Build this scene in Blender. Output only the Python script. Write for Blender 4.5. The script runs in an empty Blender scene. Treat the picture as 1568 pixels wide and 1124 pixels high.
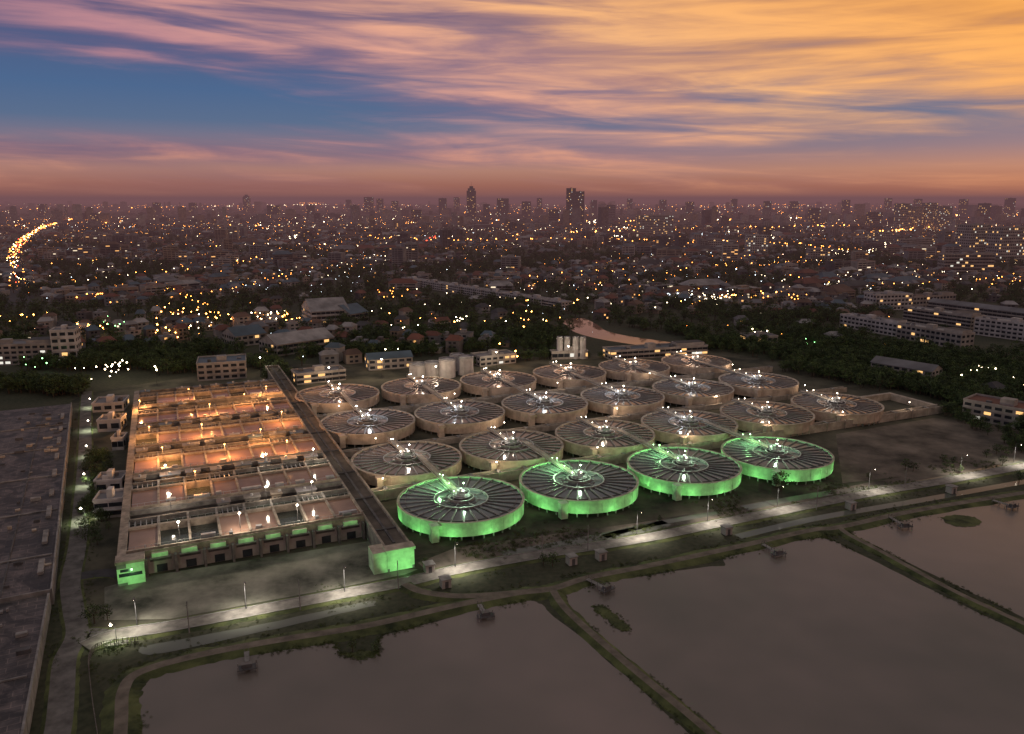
import bpy, math, random
from mathutils import Vector, Matrix, noise
random.seed(7)
R=random.random
def U(a,b): return a+(b-a)*random.random()
FP=1200.0; CH=105.0
P=math.atan(257/FP); cp=math.cos(P); sp=math.sin(P)
# image pixel coordinates -> position on a level plane (metres), through the camera model
def G(px,py,z=0.0):
    dx=(px-784)/FP; dy=(562-py)/FP
    d=(dx, cp+dy*sp, -sp+dy*cp); t=(CH-z)/(-d[2])
    return Vector((d[0]*t,d[1]*t,z))
def proj(X,Y,Z=0):
    rz=Z-CH; dep=Y*cp-rz*sp; up=Y*sp+rz*cp
    if dep<1: return (-9999,9999)
    return (784+FP*X/dep, 562-FP*up/dep)
TH=math.radians(24.0)
uu=Vector((math.cos(TH),math.sin(TH),0)); vv=Vector((-math.sin(TH),math.cos(TH),0))
def lin(r,g,b):
    f=lambda c:(c/255/12.92 if c/255<=0.04045 else ((c/255+0.055)/1.055)**2.4)
    return (f(r),f(g),f(b),1)
scene=bpy.context.scene
col=scene.collection
# ---------------------------------------------------------------- materials
def nodes_of(m): return m.node_tree.nodes, m.node_tree.links
def mat(name,c,rough=0.8,var=0.35,scale=0.3,c2=None,metal=0,bump=0,spec=0.5,detail=3):
    m=bpy.data.materials.new(name); m.use_nodes=True
    n,l=nodes_of(m); b=n['Principled BSDF']
    b.inputs['Roughness'].default_value=rough; b.inputs['Metallic'].default_value=metal
    b.inputs['Specular IOR Level'].default_value=spec
    geo=n.new('ShaderNodeNewGeometry'); nz=n.new('ShaderNodeTexNoise')
    nz.inputs['Scale'].default_value=scale; nz.inputs['Detail'].default_value=detail
    nz.inputs['Roughness'].default_value=0.62
    l.new(geo.outputs['Position'],nz.inputs['Vector'])
    r=n.new('ShaderNodeValToRGB'); l.new(nz.outputs['Fac'],r.inputs['Fac'])
    a=[x*(1-var) for x in c[:3]]+[1]; d=[min(1,x*(1+var)) for x in (c2 or c)[:3]]+[1]
    r.color_ramp.elements[0].color=a; r.color_ramp.elements[0].position=0.33
    r.color_ramp.elements[1].color=d; r.color_ramp.elements[1].position=0.67
    l.new(r.outputs['Color'],b.inputs['Base Color'])
    if bump:
        bp=n.new('ShaderNodeBump'); bp.inputs['Strength'].default_value=bump; bp.inputs['Distance'].default_value=0.3
        l.new(nz.outputs['Fac'],bp.inputs['Height']); l.new(bp.outputs['Normal'],b.inputs['Normal'])
    return m
def emis(name,c,s,samp=True):
    m=bpy.data.materials.new(name); m.use_nodes=True
    n,l=nodes_of(m); n.remove(n['Principled BSDF'])
    e=n.new('ShaderNodeEmission'); e.inputs['Color'].default_value=(*c,1); e.inputs['Strength'].default_value=s
    l.new(e.outputs[0],n['Material Output'].inputs['Surface'])
    if not samp:
        try: m.cycles.emission_sampling='NONE'
        except Exception as ex: print(ex)
    return m
def water(name,c,rough=0.08,c2=None,scale=0.02,bump=0.05,bs=0.8,ior=1.33):
    m=mat(name,c,rough,0.18,scale,c2,0,0,0.5,4)
    n,l=nodes_of(m); b=n['Principled BSDF']; b.inputs['IOR'].default_value=ior
    geo=n.new('ShaderNodeNewGeometry'); nz=n.new('ShaderNodeTexNoise'); nz.inputs['Scale'].default_value=bs; nz.inputs['Detail'].default_value=2
    l.new(geo.outputs['Position'],nz.inputs['Vector'])
    bp=n.new('ShaderNodeBump'); bp.inputs['Strength'].default_value=bump; bp.inputs['Distance'].default_value=0.2
    l.new(nz.outputs['Fac'],bp.inputs['Height']); l.new(bp.outputs['Normal'],b.inputs['Normal'])
    return m
cream=mat('cream_concrete',(.38,.33,.27),.8,.35,.25)
creamf=mat('darker_cream_concrete',(.25,.215,.18),.85,.45,.35,detail=6)  # darker, more mottled copy of the cream concrete for the filter building
concf=mat('darker_grey_concrete',(.155,.15,.145),.85,.45,.35,detail=6)  # darker, more mottled copy of the grey concrete for the filter building
conc=mat('grey_concrete',(.22,.215,.21),.85,.35,.3)
wallbeige=mat('beige_tank_wall',(.46,.37,.29),.8,.28,.3,detail=5)
wall_greenlit=mat('green_light_tinted_wall',(.42,.66,.40),.75,.25,.35,detail=5)  # green of the floodlighting is put into the wall's base colour
darkc=mat('dark_concrete',(.08,.08,.085),.9,.4,.3)
steel=mat('launder_steel',(.09,.08,.078),.5,.3,.6)
steel_l=mat('pale_steel',(.32,.33,.35),.45,.2,.6,metal=.2)
white=mat('white_wall',(.44,.43,.43),.8,.3,.15,detail=5)
white2=mat('offwhite_wall',(.31,.29,.275),.8,.3,.15,detail=5)
grey=mat('grey_wall',(.15,.15,.17),.8,.2,.15)
roofs=[mat('roof_dark',(.055,.055,.06),.8,.4,.05),mat('roof_brown',(.115,.07,.052),.8,.35,.05),mat('roof_grey',(.15,.15,.165),.7,.35,.05),
       mat('roof_red',(.14,.055,.04),.8,.3,.05),mat('roof_blue',(.06,.095,.13),.6,.3,.05),mat('roof_pale',(.25,.245,.25),.7,.4,.08,detail=5)]
walls=[mat('wall_plaster',(.34,.32,.31),.85,.25,.1),mat('wall_grey',(.21,.21,.22),.85,.25,.1),mat('wall_tan',(.27,.22,.18),.85,.25,.1),mat('wall_dim',(.11,.105,.11),.85,.3,.1)]
glass=mat('window_glass',(.03,.035,.045),.15,.2,.5,detail=0)
litw=emis('lit_window',(1,.55,.2),1.3,False)
litc=emis('lit_window_cool',(.9,.86,.75),1.0,False)
asph=mat('asphalt',(.045,.045,.048),.9,.35,.2)
roadc=mat('concrete_road',(.17,.16,.145),.85,.4,.35,bump=.1,detail=6)
lane_m=mat('worn_lane',(.13,.125,.12),.9,.45,.25,bump=.1,detail=6)
dirt=mat('dirt_path',(.15,.13,.105),.95,.4,.25,bump=.2,detail=6)
grass=mat('grass',(.030,.050,.016),1,.5,.12,(.085,.10,.036),bump=.3,detail=6)
soil=mat('bare_soil',(.045,.042,.034),1,.45,.06,(.13,.11,.09),bump=.3,detail=8)
yard=mat('yard_ground',(.020,.028,.015),1,.5,.05,(.08,.075,.052),detail=6)
lotm=mat('lot_ground',(.04,.05,.033),.9,.5,.06,(.20,.195,.16),detail=9)
pond_m=water('pond_water',(.155,.148,.132),.22,(.205,.170,.155),.010,.02,.5)
canal_m=water('canal_water',(.12,.13,.11),.08)
river_m=water('river_water_sky_tint',(.30,.17,.13),.06,bump=.02)  # pink-orange sky reflection is put into the base colour
basin_m=water('basin_water',(.20,.12,.09),.10,(.26,.165,.125),.05,.12,1.2)
basin_d=water('dark_basin_water',(.04,.05,.045),.06,None,.05,.15,1.0)
tankw=water('clarifier_water_sky_tint',(.21,.165,.145),.10,(.27,.21,.18),.05,.05,.9,1.6)  # rear tanks: pinkish sky reflection partly put into the base colour
tankg=water('clarifier_water_front',(.09,.10,.115),.10,(.12,.13,.14),.05,.05,.9,1.5)
leaf=mat('foliage',(.030,.056,.015),.9,.5,.25,(.07,.105,.03),detail=2)
leaf2=mat('foliage_dark',(.022,.042,.016),.9,.5,.25,(.048,.076,.028),detail=2)
bark=mat('bark',(.07,.05,.035),.9)
bulb_w=emis('lamp_white',(1,.86,.66),26,False); bulb_o=emis('lamp_orange',(1,.45,.12),24,False); bulb_g=emis('lamp_green',(.5,1,.45),30,False)
# ---------------------------------------------------------------- mesh builder
class MB:
    def __init__(s): s.v=[];s.f=[];s.m=[];s.mats=[]
    def mi(s,m):
        if m not in s.mats: s.mats.append(m)
        return s.mats.index(m)
    def face(s,pts,m):
        i=len(s.v); s.v.extend([tuple(p) for p in pts]); s.f.append(tuple(range(i,i+len(pts)))); s.m.append(s.mi(m))
    def box(s,x0,x1,y0,y1,z0,z1,m,top=None,T=None,bottom=True):
        i=len(s.v)
        pts=[(x0,y0,z0),(x1,y0,z0),(x1,y1,z0),(x0,y1,z0),(x0,y0,z1),(x1,y0,z1),(x1,y1,z1),(x0,y1,z1)]
        if T: pts=[tuple(T@Vector(p)) for p in pts]
        s.v.extend(pts); a=s.mi(m); b=s.mi(top) if top else a
        fs=[(0,1,5,4),(1,2,6,5),(2,3,7,6),(3,0,4,7),(4,5,6,7)]+([(3,2,1,0)] if bottom else [])
        for k,f in enumerate(fs):
            s.f.append(tuple(i+q for q in f)); s.m.append(b if k==4 else a)
    def cyl(s,cx,cy,r0,r1,z0,z1,m,n=12,top=None,cap=True):
        i=len(s.v)
        for k in range(n):
            a=2*math.pi*k/n; s.v.append((cx+r0*math.cos(a),cy+r0*math.sin(a),z0))
        for k in range(n):
            a=2*math.pi*k/n; s.v.append((cx+r1*math.cos(a),cy+r1*math.sin(a),z1))
        a=s.mi(m)
        for k in range(n):
            q=(k+1)%n; s.f.append((i+k,i+q,i+n+q,i+n+k)); s.m.append(a)
        if cap: s.f.append(tuple(range(i+n,i+2*n))); s.m.append(s.mi(top) if top else a)
    def ring(s,r0,r1,z0,z1,m,n=96,top=None,cx=0,cy=0):
        i=len(s.v)
        for (r,z) in ((r0,z0),(r1,z0),(r1,z1),(r0,z1)):
            for k in range(n):
                a=2*math.pi*k/n; s.v.append((cx+r*math.cos(a),cy+r*math.sin(a),z))
        for lay in range(4):
            mm=s.mi(top) if (top and lay==2) else s.mi(m)
            for k in range(n):
                q=(k+1)%n; l2=(lay+1)%4
                s.f.append((i+lay*n+k,i+lay*n+q,i+l2*n+q,i+l2*n+k)); s.m.append(mm)
    def beam(s,p,q,w,h,m):
        p=Vector(p);q=Vector(q);d=q-p;L=d.length
        if L<1e-6:return
        T=Matrix.Translation(p)@d.to_track_quat('X','Z').to_matrix().to_4x4()
        s.box(0,L,-w/2,w/2,-h/2,h/2,m,T=T)
    def octa(s,c,r,m):
        i=len(s.v); x,y,z=c
        s.v.extend([(x+r,y,z),(x-r,y,z),(x,y+r,z),(x,y-r,z),(x,y,z+r),(x,y,z-r)]); a=s.mi(m)
        for f in ((0,2,4),(2,1,4),(1,3,4),(3,0,4),(2,0,5),(1,2,5),(3,1,5),(0,3,5)):
            s.f.append(tuple(i+q for q in f)); s.m.append(a)
    def mesh(s,name):
        me=bpy.data.meshes.new(name); me.from_pydata(s.v,[],s.f)
        for m in s.mats: me.materials.append(m)
        me.polygons.foreach_set('material_index',s.m); me.update(); return me
    def obj(s,name,loc=(0,0,0),rot=0,parent=None):
        o=bpy.data.objects.new(name,s.mesh(name)); col.objects.link(o); o.location=loc; o.rotation_euler=(0,0,rot)
        if parent: o.parent=parent
        return o
def inst(name,me,loc,rot=0,scale=1,parent=None):
    o=bpy.data.objects.new(name,me); col.objects.link(o); o.location=loc; o.rotation_euler=(0,0,rot)
    o.scale=(scale,)*3 if not isinstance(scale,tuple) else scale
    if parent: o.parent=parent
    return o
def light(name,kind,loc,power,c,parent=None,radius=.3,rot=None,size=None,blend=.5):
    L=bpy.data.lights.new(name,kind); L.energy=power; L.color=c; L.shadow_soft_size=radius
    if kind=='SPOT': L.spot_size=size or math.radians(120); L.spot_blend=blend
    o=bpy.data.objects.new(name,L); col.objects.link(o); o.location=loc
    if rot is not None: o.rotation_euler=rot
    if parent: o.parent=parent
    return o
# ---------------------------------------------------------------- world sky
w=bpy.data.worlds.new('World'); scene.world=w; w.use_nodes=True
N=w.node_tree.nodes; Lk=w.node_tree.links
bg=N['Background']
def M(op,a,b=None,c=None,clamp=False):
    n=N.new('ShaderNodeMath'); n.operation=op; n.use_clamp=clamp
    for i,x in enumerate((a,b,c)):
        if x is None: continue
        if isinstance(x,(int,float)): n.inputs[i].default_value=x
        else: Lk.new(x,n.inputs[i])
    return n.outputs[0]
def MIX(f,a,b,mode='MIX'):
    n=N.new('ShaderNodeMix'); n.data_type='RGBA'; n.blend_type=mode; n.clamp_factor=True
    for s_,x in ((n.inputs[0],f),(n.inputs[6],a),(n.inputs[7],b)):
        if isinstance(x,(int,float)): s_.default_value=x
        elif isinstance(x,tuple): s_.default_value=x
        else: Lk.new(x,s_)
    return n.outputs[2]
def SS(x,a,b):
    n=N.new('ShaderNodeMapRange'); n.interpolation_type='SMOOTHSTEP'
    Lk.new(x,n.inputs[0]); n.inputs[1].default_value=a; n.inputs[2].default_value=b; return n.outputs[0]
def VEC(x,y,z=0.0):
    n=N.new('ShaderNodeCombineXYZ')
    for i,q in enumerate((x,y,z)):
        if isinstance(q,(int,float)): n.inputs[i].default_value=q
        else: Lk.new(q,n.inputs[i])
    return n.outputs[0]
def NOI(v,scale,detail,rough,dist=0):
    n=N.new('ShaderNodeTexNoise'); Lk.new(v,n.inputs['Vector']); n.inputs['Scale'].default_value=scale
    n.inputs['Detail'].default_value=detail; n.inputs['Roughness'].default_value=rough; n.inputs['Distortion'].default_value=dist
    return n.outputs['Fac']
def RAMP(x,stops):
    n=N.new('ShaderNodeValToRGB'); Lk.new(x,n.inputs[0]); cr=n.color_ramp
    while len(cr.elements)<len(stops): cr.elements.new(.5)
    for e,(p,c) in zip(cr.elements,stops): e.position=p; e.color=c
    return n.outputs[0]
tc=N.new('ShaderNodeTexCoord'); sx=N.new('ShaderNodeSeparateXYZ'); Lk.new(tc.outputs['Generated'],sx.inputs[0])
X,Y,Z=sx.outputs
s=M('DIVIDE',X,.546); e=M('MAXIMUM',M('DIVIDE',M('ARCSINE',Z),.227),0.0)
base=RAMP(M('DIVIDE',e,3.0,clamp=True),[(0,lin(130,88,84)),(.022,lin(162,106,90)),(.05,lin(178,130,114)),(.085,lin(134,118,132)),(.13,lin(88,108,140)),(.18,lin(74,102,142)),(.26,lin(76,90,130)),(.33,lin(90,80,114)),(.45,lin(130,127,134)),(1,lin(132,132,137))])
def GA(s0,e0,rs,re):
    a=M('POWER',M('ABSOLUTE',M('DIVIDE',M('SUBTRACT',s,s0),rs)),2.0); b=M('POWER',M('ABSOLUTE',M('DIVIDE',M('SUBTRACT',e,e0),re)),2.0)
    return M('EXPONENT',M('MULTIPLY',M('ADD',a,b),-1.0))
# cloud sheet seen in perspective: long soft streaks that tilt gently
ew=M('ADD',e,M('MULTIPLY',s,.15))
ew2=M('SUBTRACT',e,M('MULTIPLY',s,.07))
n1=NOI(VEC(M('MULTIPLY',s,1.4),M('MULTIPLY',ew,4.4),1.7),1.0,4,.5,.6)
n2=NOI(VEC(M('MULTIPLY',s,1.9),M('MULTIPLY',ew,8.0),15.1),1.0,6,.54,.8)
n3=NOI(VEC(M('MULTIPLY',s,3.0),M('MULTIPLY',ew2,15.0),8.1),1.0,6,.60,.6)
bias=M('MULTIPLY',SS(e,.3,.95),.09)
for g in ((.85,.85,.7,.40,.17),(.1,.58,.4,.22,.10),(-.45,.80,.5,.14,.10),(-.9,.24,.6,.06,.12),(.0,.22,.5,.05,.10),(.3,.33,.4,.06,.06)):
    bias=M('ADD',bias,M('MULTIPLY',GA(*g[:4]),g[4]))
for g in ((-.95,.48,.6,.15,.19),(.8,.20,.5,.07,.16),(-.15,.36,.3,.06,.05),(-1.05,1.0,.35,.2,.08)):
    bias=M('SUBTRACT',bias,M('MULTIPLY',GA(*g[:4]),g[4]))
mixn=M('ADD',M('ADD',M('MULTIPLY',n1,.44),M('MULTIPLY',n2,.40)),M('MULTIPLY',n3,.16))
dens=SS(M('ADD',mixn,bias),.41,.74)
t=M('ADD',M('ADD',M('MULTIPLY',s,.45),.47),M('MULTIPLY',M('SUBTRACT',e,.55),.42),clamp=True)
lit=RAMP(t,[(0,lin(162,118,136)),(.22,lin(190,136,144)),(.45,lin(232,168,144)),(.68,lin(250,186,128)),(1,lin(254,176,90))])
shd=RAMP(t,[(0,lin(92,80,118)),(.3,lin(120,100,130)),(.55,lin(162,124,132)),(.78,lin(198,144,112)),(1,lin(212,144,84))])
streak=SS(M('ADD',M('MULTIPLY',n2,.7),M('MULTIPLY',n3,.3)),.37,.67)
low=M('SUBTRACT',1.0,SS(e,.12,.42))
lit=MIX(M('MULTIPLY',low,.8),lit,lin(226,156,120))
ccol=MIX(streak,shd,lit)
fade=M('SUBTRACT',1.0,M('MULTIPLY',SS(e,1.05,1.7),.85))
sky=MIX(M('MULTIPLY',dens,fade),base,ccol)
hz=M('SUBTRACT',1.0,SS(e,.0,.12))
sky=MIX(M('MULTIPLY',hz,.7),sky,lin(162,104,88))
nish=N.new('ShaderNodeTexSky'); nish.sky_type='NISHITA'; nish.sun_disc=False
nish.sun_elevation=math.radians(1.5); nish.sun_rotation=math.radians(35)
sky=MIX(1.0,sky,MIX(1.0,nish.outputs[0],(.004,.004,.004,1),'MULTIPLY'),'ADD')
Lk.new(sky,bg.inputs['Color']); bg.inputs['Strength'].default_value=1.0
sd=Vector((math.sin(math.radians(35))*math.cos(math.radians(4)),math.cos(math.radians(35))*math.cos(math.radians(4)),math.sin(math.radians(4))))
so=light('sun','SUN',(0,0,300),.1,(1,.62,.4)); so.data.angle=math.radians(8); so.rotation_euler=(-sd).to_track_quat('-Z','Y').to_euler()
# haze over the city
hm=bpy.data.materials.new('evening_haze'); hm.use_nodes=True; n,l=nodes_of(hm); n.remove(n['Principled BSDF'])
ab=n.new('ShaderNodeVolumeAbsorption'); em=n.new('ShaderNodeEmission'); ad=n.new('ShaderNodeAddShader')
SG=1/6600
ab.inputs['Color'].default_value=(0,0,0,1); ab.inputs['Density'].default_value=SG
em.inputs['Color'].default_value=lin(116,82,86); em.inputs['Strength'].default_value=SG
l.new(ab.outputs[0],ad.inputs[0]); l.new(em.outputs[0],ad.inputs[1]); l.new(ad.outputs[0],n['Material Output'].inputs['Volume'])
try: hm.cycles.homogeneous_volume=True
except Exception as ex: print(ex)
try: hm.cycles.emission_sampling='NONE'
except Exception as ex: print(ex)
b=MB(); b.box(-38000,38000,560,45000,-6,150,hm); b.obj('haze')
# ---------------------------------------------------------------- ground
gm=bpy.data.materials.new('ground_mat'); gm.use_nodes=True; n,l=nodes_of(gm); bs=n['Principled BSDF']; bs.inputs['Roughness'].default_value=1
geo=n.new('ShaderNodeNewGeometry'); prev=None
for sc,ca,cb,amt in ((.004,(.022,.032,.013,1),(.038,.04,.028,1),1),(.04,(.016,.028,.011,1),(.07,.068,.042,1),.5),(.6,(.015,.024,.009,1),(.09,.09,.054,1),.35)):
    nz=n.new('ShaderNodeTexNoise'); nz.inputs['Scale'].default_value=sc; nz.inputs['Detail'].default_value=5; l.new(geo.outputs['Position'],nz.inputs['Vector'])
    r=n.new('ShaderNodeValToRGB'); r.color_ramp.elements[0].position=.35; r.color_ramp.elements[1].position=.65
    r.color_ramp.elements[0].color=ca; r.color_ramp.elements[1].color=cb; l.new(nz.outputs['Fac'],r.inputs[0])
    if prev is None: prev=r.outputs[0]
    else:
        mx=n.new('ShaderNodeMix'); mx.data_type='RGBA'; mx.inputs[0].default_value=amt; l.new(prev,mx.inputs[6]); l.new(r.outputs[0],mx.inputs[7]); prev=mx.outputs[2]
l.new(prev,bs.inputs['Base Color'])
b=MB(); b.face([(-37000,-2900,0),(37000,-2900,0),(37000,44000,0),(-37000,44000,0)],gm); b.obj('ground')
def cr(pts,sub=8):
    out=[]; n=len(pts)
    for i in range(n-1):
        p0=pts[max(i-1,0)];p1=pts[i];p2=pts[i+1];p3=pts[min(i+2,n-1)]
        for k in range(sub):
            t=k/sub; out.append(.5*((2*p1)+(p2-p0)*t+(2*p0-5*p1+4*p2-p3)*t*t+(3*p1-p0-3*p2+p3)*t*t*t))
    out.append(pts[-1]); return out
def gp(L,z=0): return [G(x,y,z) for x,y in L]
def ribbon(name,pts,wd,h,run,top,side,sub=8,jit=0,z0=0.0,edge=None):
    pts=cr(pts,sub); b=MB(); secs=[]
    for i,p in enumerate(pts):
        d=(pts[min(i+1,len(pts)-1)]-pts[max(i-1,0)]); d.z=0; d.normalize(); nn=Vector((-d.y,d.x,0))
        j1=U(-jit,jit); j2=U(-jit,jit); W=wd/2
        secs.append([p-nn*(W+run+j1)+Vector((0,0,z0)),p-nn*W+Vector((0,0,h)),p+nn*W+Vector((0,0,h)),p+nn*(W+run+j2)+Vector((0,0,z0))])
    for A,B in zip(secs[:-1],secs[1:]):
        b.face([A[0],A[1],B[1],B[0]][::-1],side); b.face([A[1],A[2],B[2],B[1]][::-1],top); b.face([A[2],A[3],B[3],B[2]][::-1],side)
        if edge:
            for sgn,k in ((-1,1),(1,2)):
                dA=(A[2]-A[1]).normalized()*sgn*-.3; 
                b.face([A[k]+Vector((0,0,.12)),A[k]+dA+Vector((0,0,.12)),B[k]+dA+Vector((0,0,.12)),B[k]+Vector((0,0,.12))],edge)
                b.face([A[k]+dA,A[k]+dA+Vector((0,0,.12)),B[k]+dA+Vector((0,0,.12)),B[k]+dA],edge)
    b.obj(name); return pts
def sheet(name,L,z,m):
    b=MB(); b.face([G(x,y,0)+Vector((0,0,z)) for x,y in L],m); return b.obj(name)
def smooth_sheet(name,L,z,m,jit=0):
    P_=gp(L); P_=P_+[P_[0]]; P_=cr(P_,6)[:-1]; b=MB()
    P_=[p+Vector((U(-jit,jit),U(-jit,jit),z)) for p in P_]
    b.face(P_,m); return b.obj(name),P_
sheet('plant_yard',[(110,605),(400,560),(1090,535),(1300,575),(1450,622),(1470,640),(1240,760),(640,850),(150,990),(120,900)],.03,yard)
sheet('lot',[(160,900),(210,885),(570,828),(565,872),(640,872),(620,880),(520,900),(400,922),(260,948),(160,950)],.06,lotm)
sheet('vacant_lot',[(1280,665),(1430,640),(1568,655),(1568,700),(1400,728),(1290,740)],.06,soil)
sheet('soil_strip',[(640,862),(700,838),(980,800),(1240,756),(1568,696),(1568,704),(1250,768),(980,815),(760,855),(660,880)],.055,soil)
# ponds
pondA=[(218,1200),(212,1090),(216,1060),(240,1034),(300,1020),(380,1005),(480,990),(510,985),(525,1003),(575,1000),(585,975),(640,960),(730,935),(800,921),(825,924),(850,945),(940,1020),(1060,1130),(1130,1200)]
pondB=[(868,915),(880,900),(1000,880),(1085,868),(1110,866),(1112,852),(1180,838),(1250,824),(1275,828),(1330,855),(1450,915),(1568,972),(1750,1070),(1700,1240),(1180,1215),(1075,1118),(950,1005),(880,942)]
pondC=[(1298,812),(1330,806),(1420,788),(1568,764),(1720,738),(1800,1040),(1690,1000),(1568,946),(1450,890),(1350,842),(1305,822)]
ponds=[]
for L in (pondA,pondB,pondC):
    o,pp=smooth_sheet('pond',L,.05,pond_m,.25); ponds.append(pp)
isl=[[(1440,793),(1455,789),(1480,790),(1500,796),(1500,803),(1480,807),(1455,804)],[(905,930),(925,928),(945,945),(965,962),(950,966),(930,950)],[(520,1003),(560,996),(580,1002),(550,1010)]]
islp=[]
for L in isl:
    o,pp=smooth_sheet('mud_island',L,.12,grass,.5); islp.append(pp)
smooth_sheet('canal',[(214,992),(250,984),(400,956),(560,922),(572,926),(560,931),(400,968),(250,1000),(216,1000)],.06,canal_m,.2)
ribbon('canal.001',gp([(770,850),(850,836),(985,810),(1020,800)]),5,.07,.1,canal_m,grass,jit=.6)
ribbon('canal.002',gp([(1140,778),(1270,755),(1400,741),(1568,708),(1700,690)]),4,.07,.1,canal_m,grass,jit=.6)
ribbon('canal.003',gp([(925,822),(985,806),(1100,785)]),3,.07,.1,canal_m,grass,jit=.6)
ribbon('canal.004',gp([(1130,822),(1250,794),(1400,768),(1568,738),(1700,715)]),3.5,.07,.1,canal_m,grass,jit=.6)
road=ribbon('main_road',gp([(130,992),(175,974),(260,961),(400,935),(520,912),(620,893),(700,874),(830,850),(975,828),(1100,803),(1200,783),(1330,757),(1450,737),(1568,715),(1750,682)]),5.4,.35,1.4,roadc,grass,jit=.3,edge=conc)
ribbon('concrete_lane',gp([(60,1230),(88,1124),(95,1060),(100,1010),(118,970),(112,930),(108,890),(118,840),(124,780),(130,700),(131,640),(133,600)]),5.0,.22,.8,lane_m,grass,jit=.2)
ribbon('dirt_verge',gp([(118,990),(130,975),(170,978),(200,975)]),7,.2,1,lane_m,grass)
d1=ribbon('dirt_path',gp([(180,1200),(186,1110),(190,1060),(215,1033),(300,1008),(420,985),(560,962),(700,930),(790,912),(845,905),(900,888),(1000,868),(1130,840),(1240,815),(1285,810),(1400,785),(1568,757),(1750,728)]),2.6,.7,2.6,dirt,grass,jit=.5)
d2=ribbon('dirt_path.001',gp([(845,905),(872,942),(960,1020),(1080,1120),(1180,1215)]),2.0,.72,1.5,dirt,grass,jit=.4)
d3=ribbon('dirt_path.002',gp([(1285,810),(1300,822),(1350,848),(1450,903),(1568,959),(1750,1045)]),1.8,.72,1.5,dirt,grass,jit=.4)
ribbon('dirt_path.003',gp([(620,897),(650,910),(720,916),(845,905)]),2.6,.68,1.5,dirt,grass,jit=.4)
ribbon('access_road',gp([(110,885),(160,878),(185,880)]),5,.2,.4,asph,grass)
ribbon('city_road',gp([(30,470),(30,448),(27,425),(20,400),(30,378),(50,360),(75,348),(110,338)]),24,.2,1,asph,asph)
ribbon('highway',gp([(560,368),(640,373),(780,374),(900,371),(1000,376),(1180,378),(1300,392)]),22,6,1,asph,walls[1])
# ---------------------------------------------------------------- vegetation prototypes
def tree_mesh(name,seed,h=10,clumps=36,lv=10,lm=leaf,wide=.42):
    rr=random.Random(seed); b=MB()
    b.cyl(0,0,.035*h,.02*h,0,h*.45,bark,7)
    for k in range(6):
        a=k*1.05+rr.random(); q=Vector((math.cos(a)*h*.25,math.sin(a)*h*.25,h*(.6+.2*rr.random())))
        b.beam((0,0,h*(.3+.03*k)),q,.015*h,.015*h,bark)
    for k in range(clumps):
        a=rr.random()*6.283; rad=(rr.random()**.5)*wide*h; z=h*(.34+.6*rr.random())
        rad*=max(.25,1-abs(z/h-.6)*1.7); c=Vector((rad*math.cos(a),rad*math.sin(a),z)); cs=h*(.05+.06*rr.random())
        mm=lm if rr.random()<.55 else leaf2
        for j in range(lv):
            o=Vector((rr.gauss(0,1),rr.gauss(0,1),rr.gauss(0,.7)))*cs*.75
            d1_=Vector((rr.gauss(0,1),rr.gauss(0,1),rr.gauss(0,.5))).normalized(); d2_=d1_.cross(Vector((rr.gauss(0,1),rr.gauss(0,1),rr.gauss(0,1)))).normalized()
            s_=h*(.03+.024*rr.random()); p=c+o
            b.face([p-d1_*s_,p+d2_*s_*.6,p+d1_*s_,p-d2_*s_*.6],mm)
    return b.mesh(name)
trees=[tree_mesh('tree_a',1,10),tree_mesh('tree_b',2,10,44,10,leaf2,.5),tree_mesh('tree_c',3,10,30,10,leaf,.34),tree_mesh('tree_d',4,10,46,10,leaf,.55)]
def shrub_mesh(name,seed,n=90):
    rr=random.Random(seed); b=MB()
    for k in range(n):
        a=rr.random()*6.28; r=rr.random()**.6*.6; z=rr.random()*.6*(1-r*.6); p=Vector((r*math.cos(a),r*math.sin(a),z))
        d1_=Vector((rr.gauss(0,1),rr.gauss(0,1),rr.gauss(0,1)+.6)).normalized(); d2_=d1_.orthogonal().normalized(); s_=.08+.08*rr.random()
        b.face([p-d1_*s_,p+d2_*s_*.4,p+d1_*s_,p-d2_*s_*.4],grass if rr.random()<.65 else leaf)
    return b.mesh(name)
shr=shrub_mesh('shrub_clump',11,60); shr2=shrub_mesh('shrub_clump_b',12,44)
def scatter(top,groups):
    root=bpy.data.objects.new(top,None); col.objects.link(root)
    for gi,(me,items) in enumerate(groups):
        if not items: continue
        b=MB()
        for (x,y,z,sc) in items:
            a=U(0,6.28); r=sc*.7071
            b.face([(x+r*math.cos(a+k*math.pi/2),y+r*math.sin(a+k*math.pi/2),z) for k in range(4)],bark)
        o=b.obj('patch_%d'%gi,parent=root); o.instance_type='FACES'; o.use_instance_faces_scale=True; o.instance_faces_scale=1
        o.show_instancer_for_render=False; o.show_instancer_for_viewport=False
        c=bpy.data.objects.new('clump_%d'%gi,me); col.objects.link(c); c.parent=o
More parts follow.
